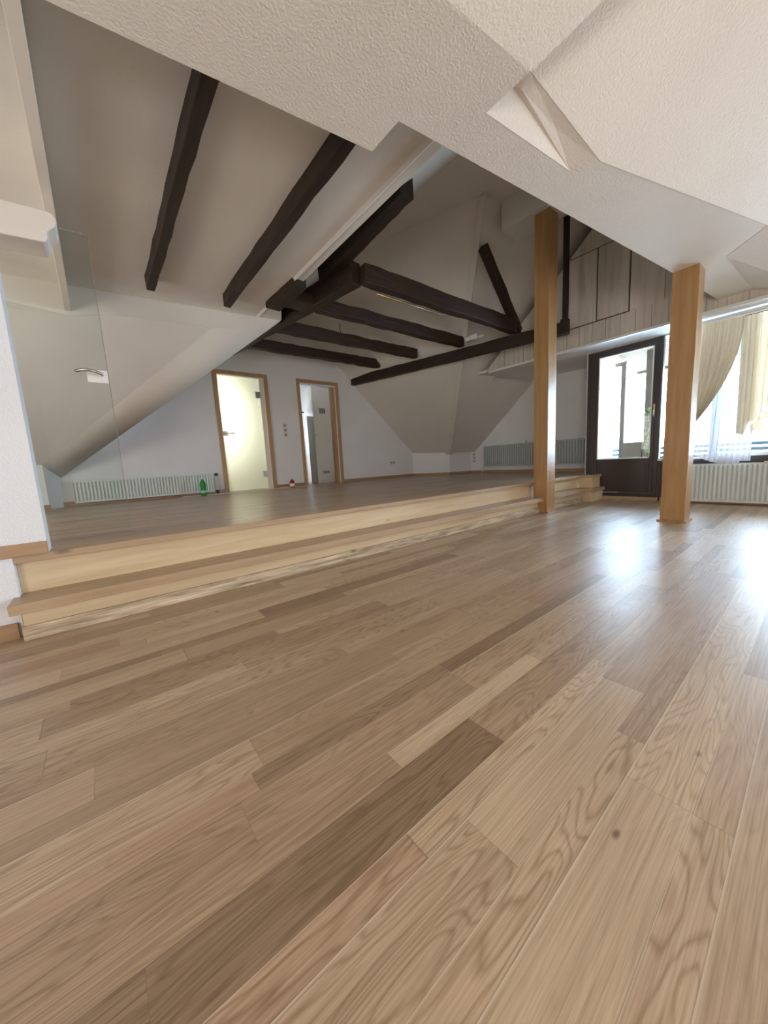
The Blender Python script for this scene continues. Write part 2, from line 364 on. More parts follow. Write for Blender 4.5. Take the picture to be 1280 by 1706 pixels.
# flat ceiling over the left of the platform, its downstand band and the two slopes behind it
bm = NB(); poly(bm, [(-3,1.0,2.5),(2.48,1.0,2.5),(2.50,5.4,2.5),(2.74,5.95,2.5),(2.75,6.01,2.5),(.547,6.26,2.5),(-3,6.66,2.5)], (0,0,.26)); struct('ceiling', bm, 'ceil_up')
bm = NB()
band = [((-3,6.66,2.5),(-3,6.45,2.05)), ((.0,6.32,2.5),(-.05,6.3,2.12)), ((.547,6.26,2.5),(.507,6.21,2.2)), ((1.7,6.13,2.5),(1.653,6.10,2.216)), ((2.5,6.04,2.5),(2.52,6.0,2.32)), ((2.74,6.01,2.51),(2.74,6.01,2.49))]
tv = [(bm.verts.new(P(*a)), bm.verts.new(P(*b)), bm.verts.new(P(*(Vector(b)+Vector((0,.1,0))))), bm.verts.new(P(*(Vector(a)+Vector((0,.1,0)))))) for a, b in band]
for a, b in zip(tv, tv[1:]):
    for k in range(4): bm.faces.new((a[k], a[(k+1)%4], b[(k+1)%4], b[k]))
bm.faces.new(tv[0]); bm.faces.new(tv[-1][::-1]); struct('trim_3', bm, 'ceil_up')
def facets(name, mat, V, tris, thick):
    bm = NB(); vs = [bm.verts.new(P(*p)) for p in V]
    for t in tris: bm.faces.new([vs[i] for i in t])
    o = struct(name, bm, mat); s = o.modifiers.new('thickness', 'SOLIDIFY'); s.thickness = thick; s.offset = 0; return o
facets('ceiling', 'ceil_up', [(-3,6.45,2.05),(-.05,6.3,2.12),(.507,6.21,2.2),(1.653,6.10,2.216),(-.714,8.25,.287),(-3,8.25,.287)], [(0,1,4,5),(1,2,4),(2,3,4)], .01)
f2 = facets('ceiling', 'ceil_up', [(1.653,6.10,2.216),(2.52,6.0,2.32),(2.74,6.01,2.5),(2.62,8.68,2.60),(-.538,8.68,.056),(-.714,8.25,.287)], [(0,1,4),(1,2,3),(1,3,4),(0,4,5)], .01)
for f in f2.data.polygons: f.use_smooth = True
bm = NB(); poly(bm, [(-.54,8.68,PZ),(-.714,8.25,PZ),(-.714,8.25,.29),(-.54,8.68,.06)], (-.04,.02,0)); poly(bm, [(-.714,8.25,PZ),(-3,8.25,PZ),(-3,8.25,.29),(-.714,8.25,.29)], (0,.05,0)); struct('wall_knee', bm, 'wall')
bm = NB(); box(bm, -3, -.70, 8.22, 8.25, PZ, PZ+.085); struct('baseboard_knee', bm, 'skirt')

# ---------------------------------------------------------------- dropped plaster ceiling over the lower floor
LZ = 2.2
Ly = lambda x: 1.908-.1206*(x-1.813)
hx = lambda x: 1.24+.113*(2.247-x)
bm = NB(); poly(bm, [(2.24,1.24,LZ),(2.24,Ly(2.24),LZ),(1.813,1.908,LZ),(1.806,2.189,LZ),(.084,2.419,LZ),(-3,2.83,LZ),(-3,hx(-3),LZ)], (0,0,.06)); struct('ceiling', bm, 'ceil')
bm = NB(); poly(bm, [(2.24,1.541,LZ),(3.193,1.435,LZ),(3.287,1.254,LZ),(5.646,.552,LZ),(6.087,.916,LZ),(7.7,.836,LZ),(7.7,1.22,LZ),(5.98,1.405,LZ),(2.24,Ly(2.24),LZ)], (0,0,.06)); struct('ceiling', bm, 'ceil')
bm = NB(); poly(bm, [(-3,hx(-3),LZ),(2.247,1.24,LZ),(3.9,-4,4.02),(-3,-4,3.85)], (0,0,.05)); 
struct('ceiling', bm, 'ceil')
kB = .6
zB = lambda x, y: 2.2+kB*(2.14-(.285*x+.96*y))
facets('ceiling', 'ceil', [(3.287,1.254,2.2),(5.646,.552,2.2),(7.75,.25,1.99),(7.75,-4,zB(7.75,-4)),(2.245,-4,zB(2.245,-4)),(2.245,1.30,zB(2.245,1.30)),(2.373,1.31,2.324)], [(0,1,4,5,6),(1,2,3,4)], .01)
facets('ceiling', 'ceil', [(3.287,1.254,2.2),(3.193,1.435,2.2),(2.80,1.366,2.277),(2.414,1.391,2.31),(2.373,1.31,2.324),(2.245,1.30,zB(2.245,1.30)),(2.245,1.43,2.36)], [(0,1,2),(0,2,4),(2,3,4),(3,6,5,4)], .006)
facets('ceiling', 'ceil', [(2.24,1.541,2.2),(3.193,1.435,2.2),(2.80,1.366,2.277),(2.414,1.391,2.31),(2.24,1.43,2.36)], [(0,1,2,3,4)], .006)
facets('ceiling', 'ceil', [(6.087,.916,2.2),(7.72,.836,2.2),(7.72,.25,1.99),(5.646,.552,2.2)], [(0,1,2),(0,2,3)], .006)
# upright faces above the dropped ceiling's edge
bm = NB()
poly(bm, [(7.7,1.22,LZ+.01),(5.98,1.405,LZ+.01),(1.813,1.908,LZ+.01),(1.813,1.908,4.7),(5.98,1.405,4.7),(7.7,1.22,4.7)][0:2]+[(5.98,1.405,4.7),(7.7,1.22,4.7)], (0,-.05,0))
poly(bm, [(5.98,1.405,LZ+.01),(1.813,1.908,LZ+.01),(1.813,1.908,4.7),(5.98,1.405,4.7)], (0,-.05,0))
poly(bm, [(1.813,1.908,LZ+.01),(1.806,2.189,LZ+.01),(1.806,2.189,4.7),(1.813,1.908,4.7)], (-.04,0,0))
poly(bm, [(1.806,2.189,LZ+.01),(-3,2.83,LZ+.01),(-3,2.83,2.7),(1.806,2.189,2.7)], (0,-.05,0))
poly(bm, [(2.24,1.5,LZ+.02),(2.24,-4,LZ+.02),(2.24,-4,4.9),(2.24,1.5,4.9)], (-.03,0,0)) if False else None
struct('wall_bulkhead', bm, 'ceil_up')
# ---------------------------------------------------------------- boarded bulkhead with cupboard doors, soffit to the window wall
XB = 7.7; kb = XB/7.362
def bk(y, z): return (XB, y*kb, z*kb)
bm = NB(); zb = 2.04
poly(bm, [(XB,-4,zb),(XB,5.39,zb+.04),bk(4.314,2.728),bk(3.94,3.03),bk(3.546,3.351),bk(2.75,4.05),(XB,2.8,4.6),(XB,-4,4.6)], (.06,0,0))
bl = struct('wall_bulkhead', bm, 'panel')
bm = NB(); poly(bm, [(XB+.02,-4,zb),(8.40,-4,zb+.01),(8.40,3.34,zb+.01),(9.75,3.34,zb+.02),(9.75,5.9,zb+.03),(XB+.02,5.9,zb+.04)], (0,0,.05)); struct('ceiling', bm, 'wall')
bm = NB(); box(bm, XB-.03, XB+.02, -4, 5.3, zb-.012, zb+.03); struct('trim_4', bm, 'white')
cb = empty('wall_cupboard', bk(2.8, 2.4), 'washed white boarded cupboard doors set high in the bulkhead wall above the balcony door', 'cupboard')
for y0, y1 in ((2.80, 3.27), (2.30, 2.79), (1.80, 2.285)):
    b2 = NB(); p0 = bk(y0+.008, 2.345); p1 = bk(y1-.008, 3.545)
    box(b2, XB-.02, XB-.001, p0[1], p1[1], p0[2], p1[2]); d = part('door', b2, 'panel', cb)
b2 = NB(); 
for y in (2.79, 2.2875):
    p0 = bk(y-.006, 2.33); p1 = bk(y+.010, 3.56); box(b2, XB-.009, XB-.003, p0[1], p1[1], p0[2], p1[2])
p0 = bk(1.8, 3.55); p1 = bk(3.28, 3.562); box(b2, XB-.009, XB-.003, p0[1], p1[1], p0[2], p1[2])
p0 = bk(2.3, 2.33); p1 = bk(3.28, 2.342); box(b2, XB-.009, XB-.003, p0[1], p1[1], p0[2], p1[2])
part('shadow_gap', b2, 'black', cb)
# board grooves along the rest of the bulkhead
b2 = NB()
for i in range(26):
    y = -1.0+i*.235; box(b2, XB-.004, XB, y, y+.006, zb+.03, 2.44 if y > .9 else 2.3)
o = obj('groove', b2, 'vent', None); o.parent = bl

# ---------------------------------------------------------------- baseboards
def skirting(name, x0, x1, y0, y1, z=PZ, h=.085): return struct(name, box(NB(), x0, x1, y0, y1, z, z+h), 'skirt')
skirting('baseboard_back', -3, 2.235, YF-.03, YF); skirting('baseboard_back', 3.47, 4.235, YF-.03, YF); skirting('baseboard_back', 5.47, 8.23, YF-.03, YF)
bm = NB(); poly(bm, [(8.23,8.66,PZ),(8.72,7.5,PZ),(8.72,7.5,PZ+.085),(8.23,8.66,PZ+.085)], (-.03,-.01,0)); struct('baseboard_knee', bm, 'skirt')
bm = NB(); poly(bm, [(8.72,7.5,PZ),(9.70,7.42,PZ),(9.70,7.42,PZ+.085),(8.72,7.5,PZ+.085)], (0,-.03,0)); struct('baseboard_knee', bm, 'skirt')
skirting('baseboard_right', 9.67, 9.70, 3.42, 7.44)
skirting('baseboard_right', 8.34, 8.37, -4, 1.97, -1.0, .07)
skirting('baseboard_left', -3, -.53, 3.21, 3.24, -1.0, .10)
# ---------------------------------------------------------------- left partition: pier, lintel, lower wall
struct('wall_pier', box(NB(), -3, -.325, 3.24, 3.42, PZ+.005, 1.42), 'pier')
struct('wall_left', box(NB(), -3, -.50, 3.24, 3.42, -1.1, PZ), 'pier')
bm = NB(); box(bm, -3, -.325, 3.215, 3.245, PZ+.004, PZ+.085); struct('baseboard_pier', bm, 'skirt', bevel=.002)
# corbelled lintel: profile in x-z, extruded along y
bm = NB()
prof = [(-3,1.62),(-.045,1.70),(-.022,1.695),(-.008,1.675),(-.006,1.645),(-.018,1.615),(-.040,1.595),(-.055,1.578),(-.060,1.555),(-.060,1.535),(-.072,1.515),(-.085,1.508),(-3,1.36)]
prof = [(x, z if x > -2 else z-.02) for x, z in prof]
def lint(x, z):  return (x, 3.38, z)
poly(bm, [(x, 3.22, z) for x, z in prof], (0,.22,0)); 
t = tag(obj('lintel_board', bm, 'lintel', bevel=.006), 'cream painted lintel board with stepped rounded end over the white pier', 'lintel')
# white painted beam running above the glass door
t = tag(obj('ceiling_rail', box(NB(), -.070, -.003, 1.9, 6.5, 2.17, 2.5), 'lintel', bevel=.004), 'long white painted rail on the ceiling above the clear glass door', 'rail')

# ---------------------------------------------------------------- clear glass door
gd = empty('glass_door', (-.30, 3.9, PZ), 'clear frameless glass door with steel lever handle beside the white pier', 'door')
part('pane', box(NB(), -.98, .172, 3.90, 3.913, PZ+.02, 1.962), 'doorglass', gd)
part('edge_strip', box(NB(), .172, .1755, 3.899, 3.914, PZ+.02, 1.962), 'vent', gd)
b2 = NB(); box(b2, .03, .170, 3.893, 3.899, .80, .905)
lp = part('lock_plate', b2, 'plate', gd, bevel=.004)
b2 = NB(); pts = []
for i in range(9):
    t_ = i/8; x = .13-.17*t_; z = .865+.022*math.sin(t_*PI*.9); y = 3.80 if i else 3.80
    pts.append(P(x, 3.86-.02*math.sin(t_*PI), z+.0))
tube(b2, [P(.13,3.895,.862), P(.13,3.87,.862)]+pts, .008); part('lever_handle', b2, 'steel', gd, smooth=True)

# ---------------------------------------------------------------- steps up to the platform
st = empty('platform_steps', (3, 3.1, -1), 'two long pale oak steps running along the front of the raised floor', 'steps')
def step(parts_mat, name, *b, bev=.003): return part(name, box(NB(), *b), parts_mat, st, bevel=bev)
step('step', 'riser', -.50, 7.98, 3.32, 3.36, -.735, -.52)
step('nosing', 'tread_nosing', -.545, 8.02, 3.25, 3.50, -.52, PZ+.004)
step('step', 'riser', -.49, 7.74, 3.13, 3.18, -.91, -.80)
step('raw', 'plinth_board', -.50, 7.76, 3.11, 3.16, -1.0, -.905)
step('nosing', 'tread_nosing', -.53, 7.78, 3.03, 3.34, -.80, -.735)
step('step', 'riser', 7.96, 8.36, 3.02, 3.36, -.735, -.52)
step('nosing', 'tread_nosing', 7.93, 8.36, 2.99, 3.30, -.52, PZ+.004)
step('nosing', 'tread_nosing', 7.72, 8.36, 2.92, 3.3, -.80, -.735)
step('step', 'riser', 7.75, 8.36, 2.96, 3.3, -1.0, -.80)
step('nosing', 'end_board', -.50, -.47, 3.17, 3.33, -1.0, -.735)

# ---------------------------------------------------------------- posts
def post(name, x0, x1, y0, y1, z1, label):
    r = empty(name, ((x0+x1)/2, (y0+y1)/2, -1), label, 'post')
    bm = NB(); n = 12
    rings = []
    for i in range(n+1):
        z = -1+(z1+1)*i/n
        rings.append([bm.verts.new(P(x+random.uniform(-.003,.003), y+random.uniform(-.003,.003), z)) for x, y in ((x0,y0),(x1,y0),(x1,y1),(x0,y1))])
    for i in range(n):
        for k in range(4): bm.faces.new((rings[i][k], rings[i][(k+1)%4], rings[i+1][(k+1)%4], rings[i+1][k]))
    bm.faces.new(rings[0]); bm.faces.new(rings[-1][::-1])
    part('shaft', bm, 'post', r, bevel=.004); return r
p1 = post('wooden_post', 5.95, 6.23, 2.97, 3.215, 3.80, 'tall honey-coloured square wooden post standing against the oak steps')
part('base_lip', box(NB(), 5.94, 6.27, 2.945, 2.972, -1, -.975), 'post', p1)
p2 = post('wooden_post', 6.0, 6.29, 1.135, 1.40, 2.21, 'shorter honey-coloured square wooden post in front of the balcony window')
part('base_lip', box(NB(), 5.965, 6.33, 1.11, 1.43, -1, -.972), 'post', p2, bevel=.003)

# ---------------------------------------------------------------- dark timbers
def timber_obj(name, a, b, wd, h, mat, label, jit=.006, n=14):
    bm = beam(NB(), a, b, wd, h, jit, n); o = obj(name, bm, mat, bevel=.006)
    mid = (P(*a)+P(*b))/2; local(o, mid); return tag(o, label, 'beam')
timber_obj('roof_beam', (.818,2.45,2.335), (.818,5.56,2.335), .095, .19, 'beamY', 'leftmost dark beam under the flat ceiling, nearest the clear glass door')
timber_obj('roof_beam', (1.742,2.3,2.335), (1.742,5.56,2.335), .095, .19, 'beamY', 'second dark beam under the flat ceiling, right of the one nearest the glass door')
timber_obj('tie_beam', (3.16,4.32,2.50), (2.47,8.66,2.50), .17, .30, 'beamY', 'thick dark tie beam with splintered plaster edge above the frosted door', .008, 20)
timber_obj('wall_plate_beam', (7.215,3.34,2.24), (5.96,8.62,2.24), .14, .22, 'beamY', 'long dark beam crossing the slope above the empty corner and ending at the tall post', .006, 24)
joists = [(4.25, 3.22, 6.98, 'nearest dark joist of the open timber grid, with a metal rod hanging under it'),
          (5.37, 3.09, 6.70, 'second dark joist of the open timber grid, behind the one with the rod'),
          (6.50, 2.91, 6.36, 'third dark joist of the open timber grid, with a loose cable on it'),
          (7.62, 2.73, 6.10, 'farthest dark joist of the open timber grid, closest to the two doors')]
for y, x0, x1, lab in joists:
    timber_obj('grid_joist', (x0, y, 2.50), (x1, y-.05, 2.49), .15, .25 if y < 5 else .20, 'beamX', lab, .009, 18)
timber_obj('purlin_beam', (2.93,3.0,2.80), (3.02,4.95,2.74), .18, .24, 'beamY', 'short dark purlin rising over the corner of the timber grid towards the dropped ceiling')
bmx = beam(NB(), (2.43,4.62,2.42), (2.40,5.50,2.42), .22, .14, .006, 6)
tag(local(obj('purlin_stub', bmx, 'beamY', bevel=.005), P(2.42,5.0,2.45)), 'short dark timber stub at the edge of the flat ceiling beside the tie beam', 'beam')
timber_obj('bridging_beam', (2.44,5.35,2.50), (2.98,5.35,2.50), .30, .16, 'beamX', 'small dark cross piece joining the timber stub to the tie beam', .004, 4)
# brace from the grid up to the roof valley
bm = beam(NB(), (7.10,4.20,2.50), (5.72,4.05,3.62), .15, .13, .006, 8)
tag(local(obj('roof_brace', bm, 'beamZ', bevel=.005), P(6.4,4.1,3.0)), 'slanting dark brace rising from the grid corner to the white roof valley', 'beam')
bm = NB(); box(bm, 7.16, 7.24, 3.235, 3.32, 2.43, 4.25)
tag(local(obj('upright_timber', bm, 'beamZ', bevel=.004), P(7.20,3.28,3.3)), 'thin dark upright timber against the boarded bulkhead, right of the tall post', 'beam')
bm = NB(); box(bm, 7.13, 7.27, 3.22, 3.34, 2.23, 2.50)
tag(local(obj('beam_end_block', bm, 'beamY', bevel=.004), P(7.2,3.28,2.4)), 'dark block joining the long beam to the thin upright timber', 'beam')
# broken plaster piece where valley and grid meet
bm = NB(); 
for a in range(5):
    x = 6.50+.05*a; box(bm, x, x+.045, 4.95-.05*a, 5.05-.03*a+(.06 if a % 2 else .0), 2.50+.012*a, 2.56+.03*(a % 3))
tag(obj('plaster_fragment', bm, 'wall'), 'broken white plaster piece behind the second joist at the roof valley', 'plaster')

# metal rod under the nearest joist
rd = empty('hanging_rod', (4.2, 4.27, 2.45), 'thin metal rod hung with two clips under the nearest grid joist', 'rod')
tube_b = tube(NB(), [P(3.47,4.27,2.44), P(4.86,4.27,2.44)], .013); part('rod', tube_b, 'brass', rd, smooth=True)
for x in (4.22, 4.84):
    part('clip', tube(NB(), [P(x,4.27,2.42), P(x,4.27,2.49)], .009), 'steel', rd, smooth=True)
part('finial', lathe(NB(), P(4.875,4.27,2.425), [(.004,0),(.02,.008),(.024,.018),(.015,.03),(.004,.034)], 14), 'brass', rd, smooth=True)
cbl = NB(); tube(cbl, [P(4.22,6.42,2.86), P(4.20,6.41,2.80), P(4.19,6.40,2.74), P(4.21,6.39,2.66), P(4.24,6.38,2.60)], .006, 6)
tag(obj('loose_cable', cbl, 'black', smooth=True), 'short loose black cable sticking up from the third joist', 'cable')

# ---------------------------------------------------------------- doors in the far wall
def casing(root, x0, x1, z1, wd, y=YF):
    for nm, b in (('jamb', (x0, x0+wd, y-.035, y+.16, PZ, z1)), ('jamb', (x1-wd, x1, y-.035, y+.16, PZ, z1)), ('head', (x0+wd, x1-wd, y-.035, y+.16, z1-wd, z1))):
        part(nm, box(NB(), *b), 'casing', root, bevel=.003)
d1 = empty('door_1', (2.85, YF, PZ), 'bright frosted glass door in an oak frame, left of the two doors', 'door', kind='structure')
casing(d1, 2.235, 3.47, 2.27, .085)
lf = part('glass_leaf', box(NB(), 2.325, 3.27, YF+.04, YF+.055, PZ+.02, 2.16), 'frost', d1)
part('rebate', box(NB(), 3.28, 3.384, YF+.02, YF+.10, PZ, 2.18), 'cream', d1)
for z in (1.79, -.10):
    part('hinge', box(NB(), 3.17, 3.285, YF+.02, YF+.06, z-.075, z+.075), 'steel', d1, bevel=.003)
b2 = NB(); tube(b2, [P(2.40,YF+.04,.875), P(2.40,YF-.02,.875), P(2.58,YF-.02,.875)], .011); part('lever_handle', b2, 'steel', d1, smooth=True)
part('lock_plate', box(NB(), 2.33, 2.45, YF+.025, YF+.04, .82, .93), 'plate', d1, bevel=.003)
d2 = empty('door_2', (4.85, YF, PZ), 'open doorway in an oak frame showing pale cupboards, right of the frosted door', 'door', kind='structure')
casing(d2, 4.235, 5.47, 2.27, .085)
part('rebate', box(NB(), 5.28, 5.384, YF+.02, YF+.16, PZ, 2.18), 'casing', d2)
# the two rooms behind
def room(x0, x1, y1, holes):
    bm = NB()
    wall_holes(bm, 'y', y1, .1, x0-.1, x1+.1, -.6, 2.9, holes); struct('wall_behind', bm, 'wall')
    bm = NB(); box(bm, x0-.1, x0, YF+.14, y1, -.6, 2.9); box(bm, x1, x1+.1, YF+.14, y1, -.6, 2.9); box(bm, x0-.1, x1+.1, YF+.14, y1+.1, 2.8, 2.9); struct('wall_behind', bm, 'wall')
    struct('floor', box(NB(), x0, x1, YF+.0, y1, -.6, PZ-.002), 'plat')
room(1.5, 3.9, 10.7, []); room(4.0, 6.6, 10.8, [(4.6, 5.0, .6, 1.8)])
cup = empty('tall_cupboard', (5.3, 9.5, PZ), 'tall cream cupboard with grilles seen through the open doorway', 'cupboard')
part('body', box(NB(), 5.04, 5.75, 9.30, 9.8, PZ, 2.3), 'cream', cup)
part('door', box(NB(), 5.07, 5.50, 9.27, 9.30, PZ+.06, 2.18), 'cream', cup, bevel=.004)
for z in (1.62, -.16):
    v = part('grille', box(NB(), 5.15, 5.39, 9.255, 9.272, z-(.13 if z > 1 else .06), z+(.08 if z > 1 else .06)), 'white', cup)
    b2 = NB()
    for i in range(3): box(b2, 5.17+i*.07, 5.17+i*.07+.055, 9.25, 9.257, z-(.10 if z > 1 else .04), z+(.05 if z > 1 else .04))
    g = part('slot', b2, 'vent', cup); g.parent = v; g.location = -v.location
part('knob', lathe(NB(), P(5.43,9.25,.72), [(.012,0),(.018,.01),(.012,.02)], 12), 'steel', cup)
bp = empty('bathroom_door', (4.82, 9.0, PZ), 'cream inner door leaf standing ajar left of the tall cupboard', 'door')
part('leaf', box(NB(), 4.93, 5.03, 9.18, 9.23, PZ, 2.25), 'cream', bp, bevel=.003)
part('handle', tube(NB(), [P(4.95,9.18,.9), P(4.95,9.14,.9), P(5.0,9.14,.9)], .008), 'steel', bp)
sp = empty('shower_partition', (4.5, 9.8, PZ), 'white shower panel with a dark rail seen left in the open doorway', 'shower')
part('panel', box(NB(), 4.2, 5.02, 9.95, 9.98, PZ, 1.55), 'white', sp)
part('rail', box(NB(), 4.2, 5.02, 9.92, 9.96, 1.62, 1.66), 'black', sp)

# ---------------------------------------------------------------- window wall: balcony door, windows
XW = 8.37
def frame_xy(root, y0, y1, z0, z1, wd, mat, x0, x1, names=('stile','rail')):
    part(names[0], box(NB(), x0, x1, y0, y0+wd, z0, z1), mat, root, bevel=.003); part(names[0], box(NB(), x0, x1, y1-wd, y1, z0, z1), mat, root, bevel=.003)
    part(names[1], box(NB(), x0, x1, y0+wd, y1-wd, z0, z0+wd), mat, root, bevel=.003); part(names[1], box(NB(), x0, x1, y0+wd, y1-wd, z1-wd, z1), mat, root, bevel=.003)
bd = empty('door_3', (XW, 2.65, -.95), 'dark brown balcony door with tall glass pane and solid lower panel', 'door', kind='structure')
frame_xy(bd, 2.035, 3.31, -.93, 2.04, .075, 'dark', XW-.02, XW+.10, ('frame_post','frame_rail'))
part('leaf_stile', box(NB(), XW-.04, XW+.05, 3.09, 3.235, -.85, 1.97), 'dark', bd, bevel=.004)
part('leaf_stile', box(NB(), XW-.04, XW+.05, 2.105, 2.155, -.85, 1.97), 'dark', bd, bevel=.004)
part('leaf_rail', box(NB(), XW-.04, XW+.05, 2.155, 3.09, 1.90, 1.97), 'dark', bd, bevel=.004)
part('lower_panel', box(NB(), XW-.02, XW+.04, 2.155, 3.09, -.85, -.17), 'dark', bd, bevel=.004)
b2 = NB()
for b_ in ((2.22,3.03,-.80,-.79),(2.22,3.03,-.27,-.26),(2.22,2.23,-.8,-.26),(3.02,3.03,-.8,-.26)): box(b2, XW-.026, XW-.018, *b_)
part('panel_moulding', b2, 'dark', bd)
part('glass_pane', box(NB(), XW, XW+.012, 2.155, 3.09, -.16, 1.90), 'glass', bd)
b2 = NB()
for b_ in ((2.155,3.09,-.17,-.145),(2.155,2.175,-.17,1.90),(3.07,3.09,-.17,1.90),(2.155,3.09,1.885,1.905)): box(b2, XW-.045, XW-.015, *b_)
part('glazing_bead', b2, 'white', bd, bevel=.002)
part('handle', tube(NB(), [P(XW-.04,2.115,.72), P(XW-.09,2.115,.72), P(XW-.09,2.115,.60)], .009), 'steel', bd, smooth=True)
part('handle_plate', box(NB(), XW-.05, XW-.038, 2.10, 2.135, .60,.84), 'brass', bd, bevel=.002)
part('threshold', box(NB(), XW-.07, XW+.1, 2.0, 3.31, -1.0, -.93), 'nosing', bd, bevel=.004)
def win(nm, y0, y1, lab):
    r = empty(nm, (XW, (y0+y1)/2, -.2), lab, 'window', kind='structure')
    if nm == 'window_1':
        frame_xy(r, y0, y1, -.235, 2.04, .012, 'dark', XW+.0, XW+.10, ('frame_post','frame_rail'))
        part('sill_bead', box(NB(), XW-.01, XW+.04, y0, y1, -.235, -.19), 'white', r)
        part('glass_pane', box(NB(), XW+.045, XW+.055, y0+.012, y1-.012, -.2, 1.99), 'glass', r); return
    frame_xy(r, y0, y1, -.24, 2.04, .045, 'dark', XW+.0, XW+.10, ('frame_post','frame_rail'))
    frame_xy(r, y0+.045, y1-.045, -.195, 1.99, .06, 'white' if nm != 'window_1' else 'dark', XW+.02, XW+.08, ('sash_stile','sash_rail'))
    part('glass_pane', box(NB(), XW+.045, XW+.055, y0+.1, y1-.1, -.13, 1.93), 'glass', r)
win('window_1', 1.30, 2.035, 'narrow tall window beside the balcony door, behind the shorter post')
win('window_2', .0, 1.30, 'wide window behind the draped cream curtain')
win('window_3', -1.5, 0, 'window right of the curtained one'); win('window_4', -3, -1.5, 'last window of the balcony wall')
struct('trim_5', box(NB(), XW-.10, XW+.02, -3.0, 1.96, -.29, -.22), 'dark', bevel=.003)
struct('wall_panel_below', box(NB(), XW, XW+.1, 1.96, 2.04, -1.0, -.235), 'dark')
struct('wall_panel_below', box(NB(), XW-.015, XW, -3.0, 1.97, -1.0, -.28), 'dark')

# ---------------------------------------------------------------- radiators
def radiator(name, along, a0, a1, face, z0, z1, mat, label, nfin, depth=.09, valve=None):
    """panel radiator: corrugated front made as one pressed sheet; along = 'x' or 'y'; face = coordinate of the front, wall lies behind"""
    c = ((a0+a1)/2, face, z0) if along == 'x' else (face, (a0+a1)/2, z0)
    r = empty(name, c, label, 'radiator')
    def pt(a, d, z): return P(a, face+d, z) if along == 'x' else P(face+d, a, z)
    bm = NB(); prof = []
    pitch = (a1-a0)/nfin
    for i in range(nfin):
        s = a0+i*pitch
        prof += [(s, .034), (s+pitch*.22, .034), (s+pitch*.36, 0), (s+pitch*.86, 0)]
    prof.append((a1, .034))
    zs = [z0, z0+.02, z0+.05, z1-.05, z1-.02, z1]; mult = [0, 0, 1, 1, 0, 0]
    grid = [[bm.verts.new(pt(a, .008+(d-.008)*m_ if m_ else .008, z)) for a, d in prof] for z, m_ in zip(zs, mult)]
    for i in range(len(zs)-1):
        for k in range(len(prof)-1): bm.faces.new((grid[i][k], grid[i][k+1], grid[i+1][k+1], grid[i+1][k]))
    part('front_panel', bm, mat, r)
    bm = NB()
    def bx(aa, ab, da, db, za, zb_):
        if along == 'x': box(bm, aa, ab, face+da, face+db, za, zb_)
        else: box(bm, face+da, face+db, aa, ab, za, zb_)
    bx(a0-.006, a0+.002, .0, depth, z0, z1); bx(a1-.002, a1+.006, .0, depth, z0, z1); bx(a0, a1, .05, depth, z0, z1-.02)
    part('side_cover', bm, mat, r, bevel=.002)
    bm = NB(); bx(a0, a1, .008, depth, z1-.004, z1+.006)
    part('top_grille', bm, mat, r, bevel=.001)
    return r
r1 = radiator('radiator', 'x', -.385, 1.985, YF-.13, -.42, -.02, 'rad', 'long low white radiator on the far wall behind the glass door', 44)
part('valve', lathe(NB(), P(2.06, YF-.09, -.075), [(.02,0),(.028,.01),(.028,.035),(.018,.045)], 16), 'black', r1, smooth=True)
b2 = NB(); tube(b2, [P(1.99,YF-.08,-.06), P(2.1,YF-.08,-.06), P(2.12,YF-.08,-.10), P(2.12,YF-.08,PZ)], .010)
part('pipe', b2, 'white', r1, smooth=True)
part('pipe', tube(NB(), [P(2.03,YF-.06,-.40), P(2.06,YF-.06,-.42), P(2.06,YF-.06,PZ)], .012), 'black', r1, smooth=True)
r2 = radiator('radiator', 'y', 3.55, 6.83, 9.58, -.27, .36, 'radg', 'wide grey radiator on the raised floor behind the tall post', 46, .10)
part('pipe', tube(NB(), [P(9.60,6.88,-.25), P(9.60,6.90,-.30), P(9.60,6.90,PZ)], .014), 'white', r2, smooth=True)
part('vent_cap', tube(NB(), [P(9.62,5.42,.36), P(9.62,5.42,.44)], .012), 'brass', r2)
r3 = radiator('radiator', 'y', -.7, 1.60, 8.20, -.96, -.31, 'rad', 'white ribbed radiator below the curtained window', 40, .12)
part('valve', tube(NB(), [P(8.24,.55,-.30), P(8.24,.62,-.30)], .012), 'brass', r3)

# ---------------------------------------------------------------- sockets and switches
def plate(name, faces, root_pos, label, cat, wd=.10, axis='y', grp=None):
    r = empty(name, root_pos, label, cat, grp)
    for (x, y, z) in faces:
        if axis == 'y': b_ = box(NB(), x-wd/2, x+wd/2, y-.02, y, z-wd/2, z+wd/2); c_ = lathe
        else: b_ = box(NB(), x-.02, x, y-wd/2, y+wd/2, z-wd/2, z+wd/2)
        f = part('cover', b_, 'socket', r, bevel=.003)
        if axis == 'y': b2 = box(NB(), x-wd*.22, x+wd*.22, y-.024, y-.019, z-wd*.22, z+wd*.22)
        else: b2 = box(NB(), x-.024, x-.019, y-wd*.22, y+wd*.22, z-wd*.22, z+wd*.22)
        part('insert', b2, 'vent', r)
plate('light_switch', [(3.82,YF,1.08),(3.825,YF,.965),(3.83,YF,.85)], (3.82,YF,.95), 'cream stacked switches and socket on the wall between the two doors', 'switch', .112)
plate('wall_socket', [(7.27,YF,.01),(7.375,YF,.01)], (7.3,YF,0), 'cream double socket low on the wall right of the open doorway', 'socket', .10)
plate('wall_socket', [(9.7,7.28,.13),(9.7,7.28,.02),(9.7,7.28,-.09)], (9.7,7.28,0), 'stack of three cream sockets left of the grey radiator', 'socket', .10, 'x')

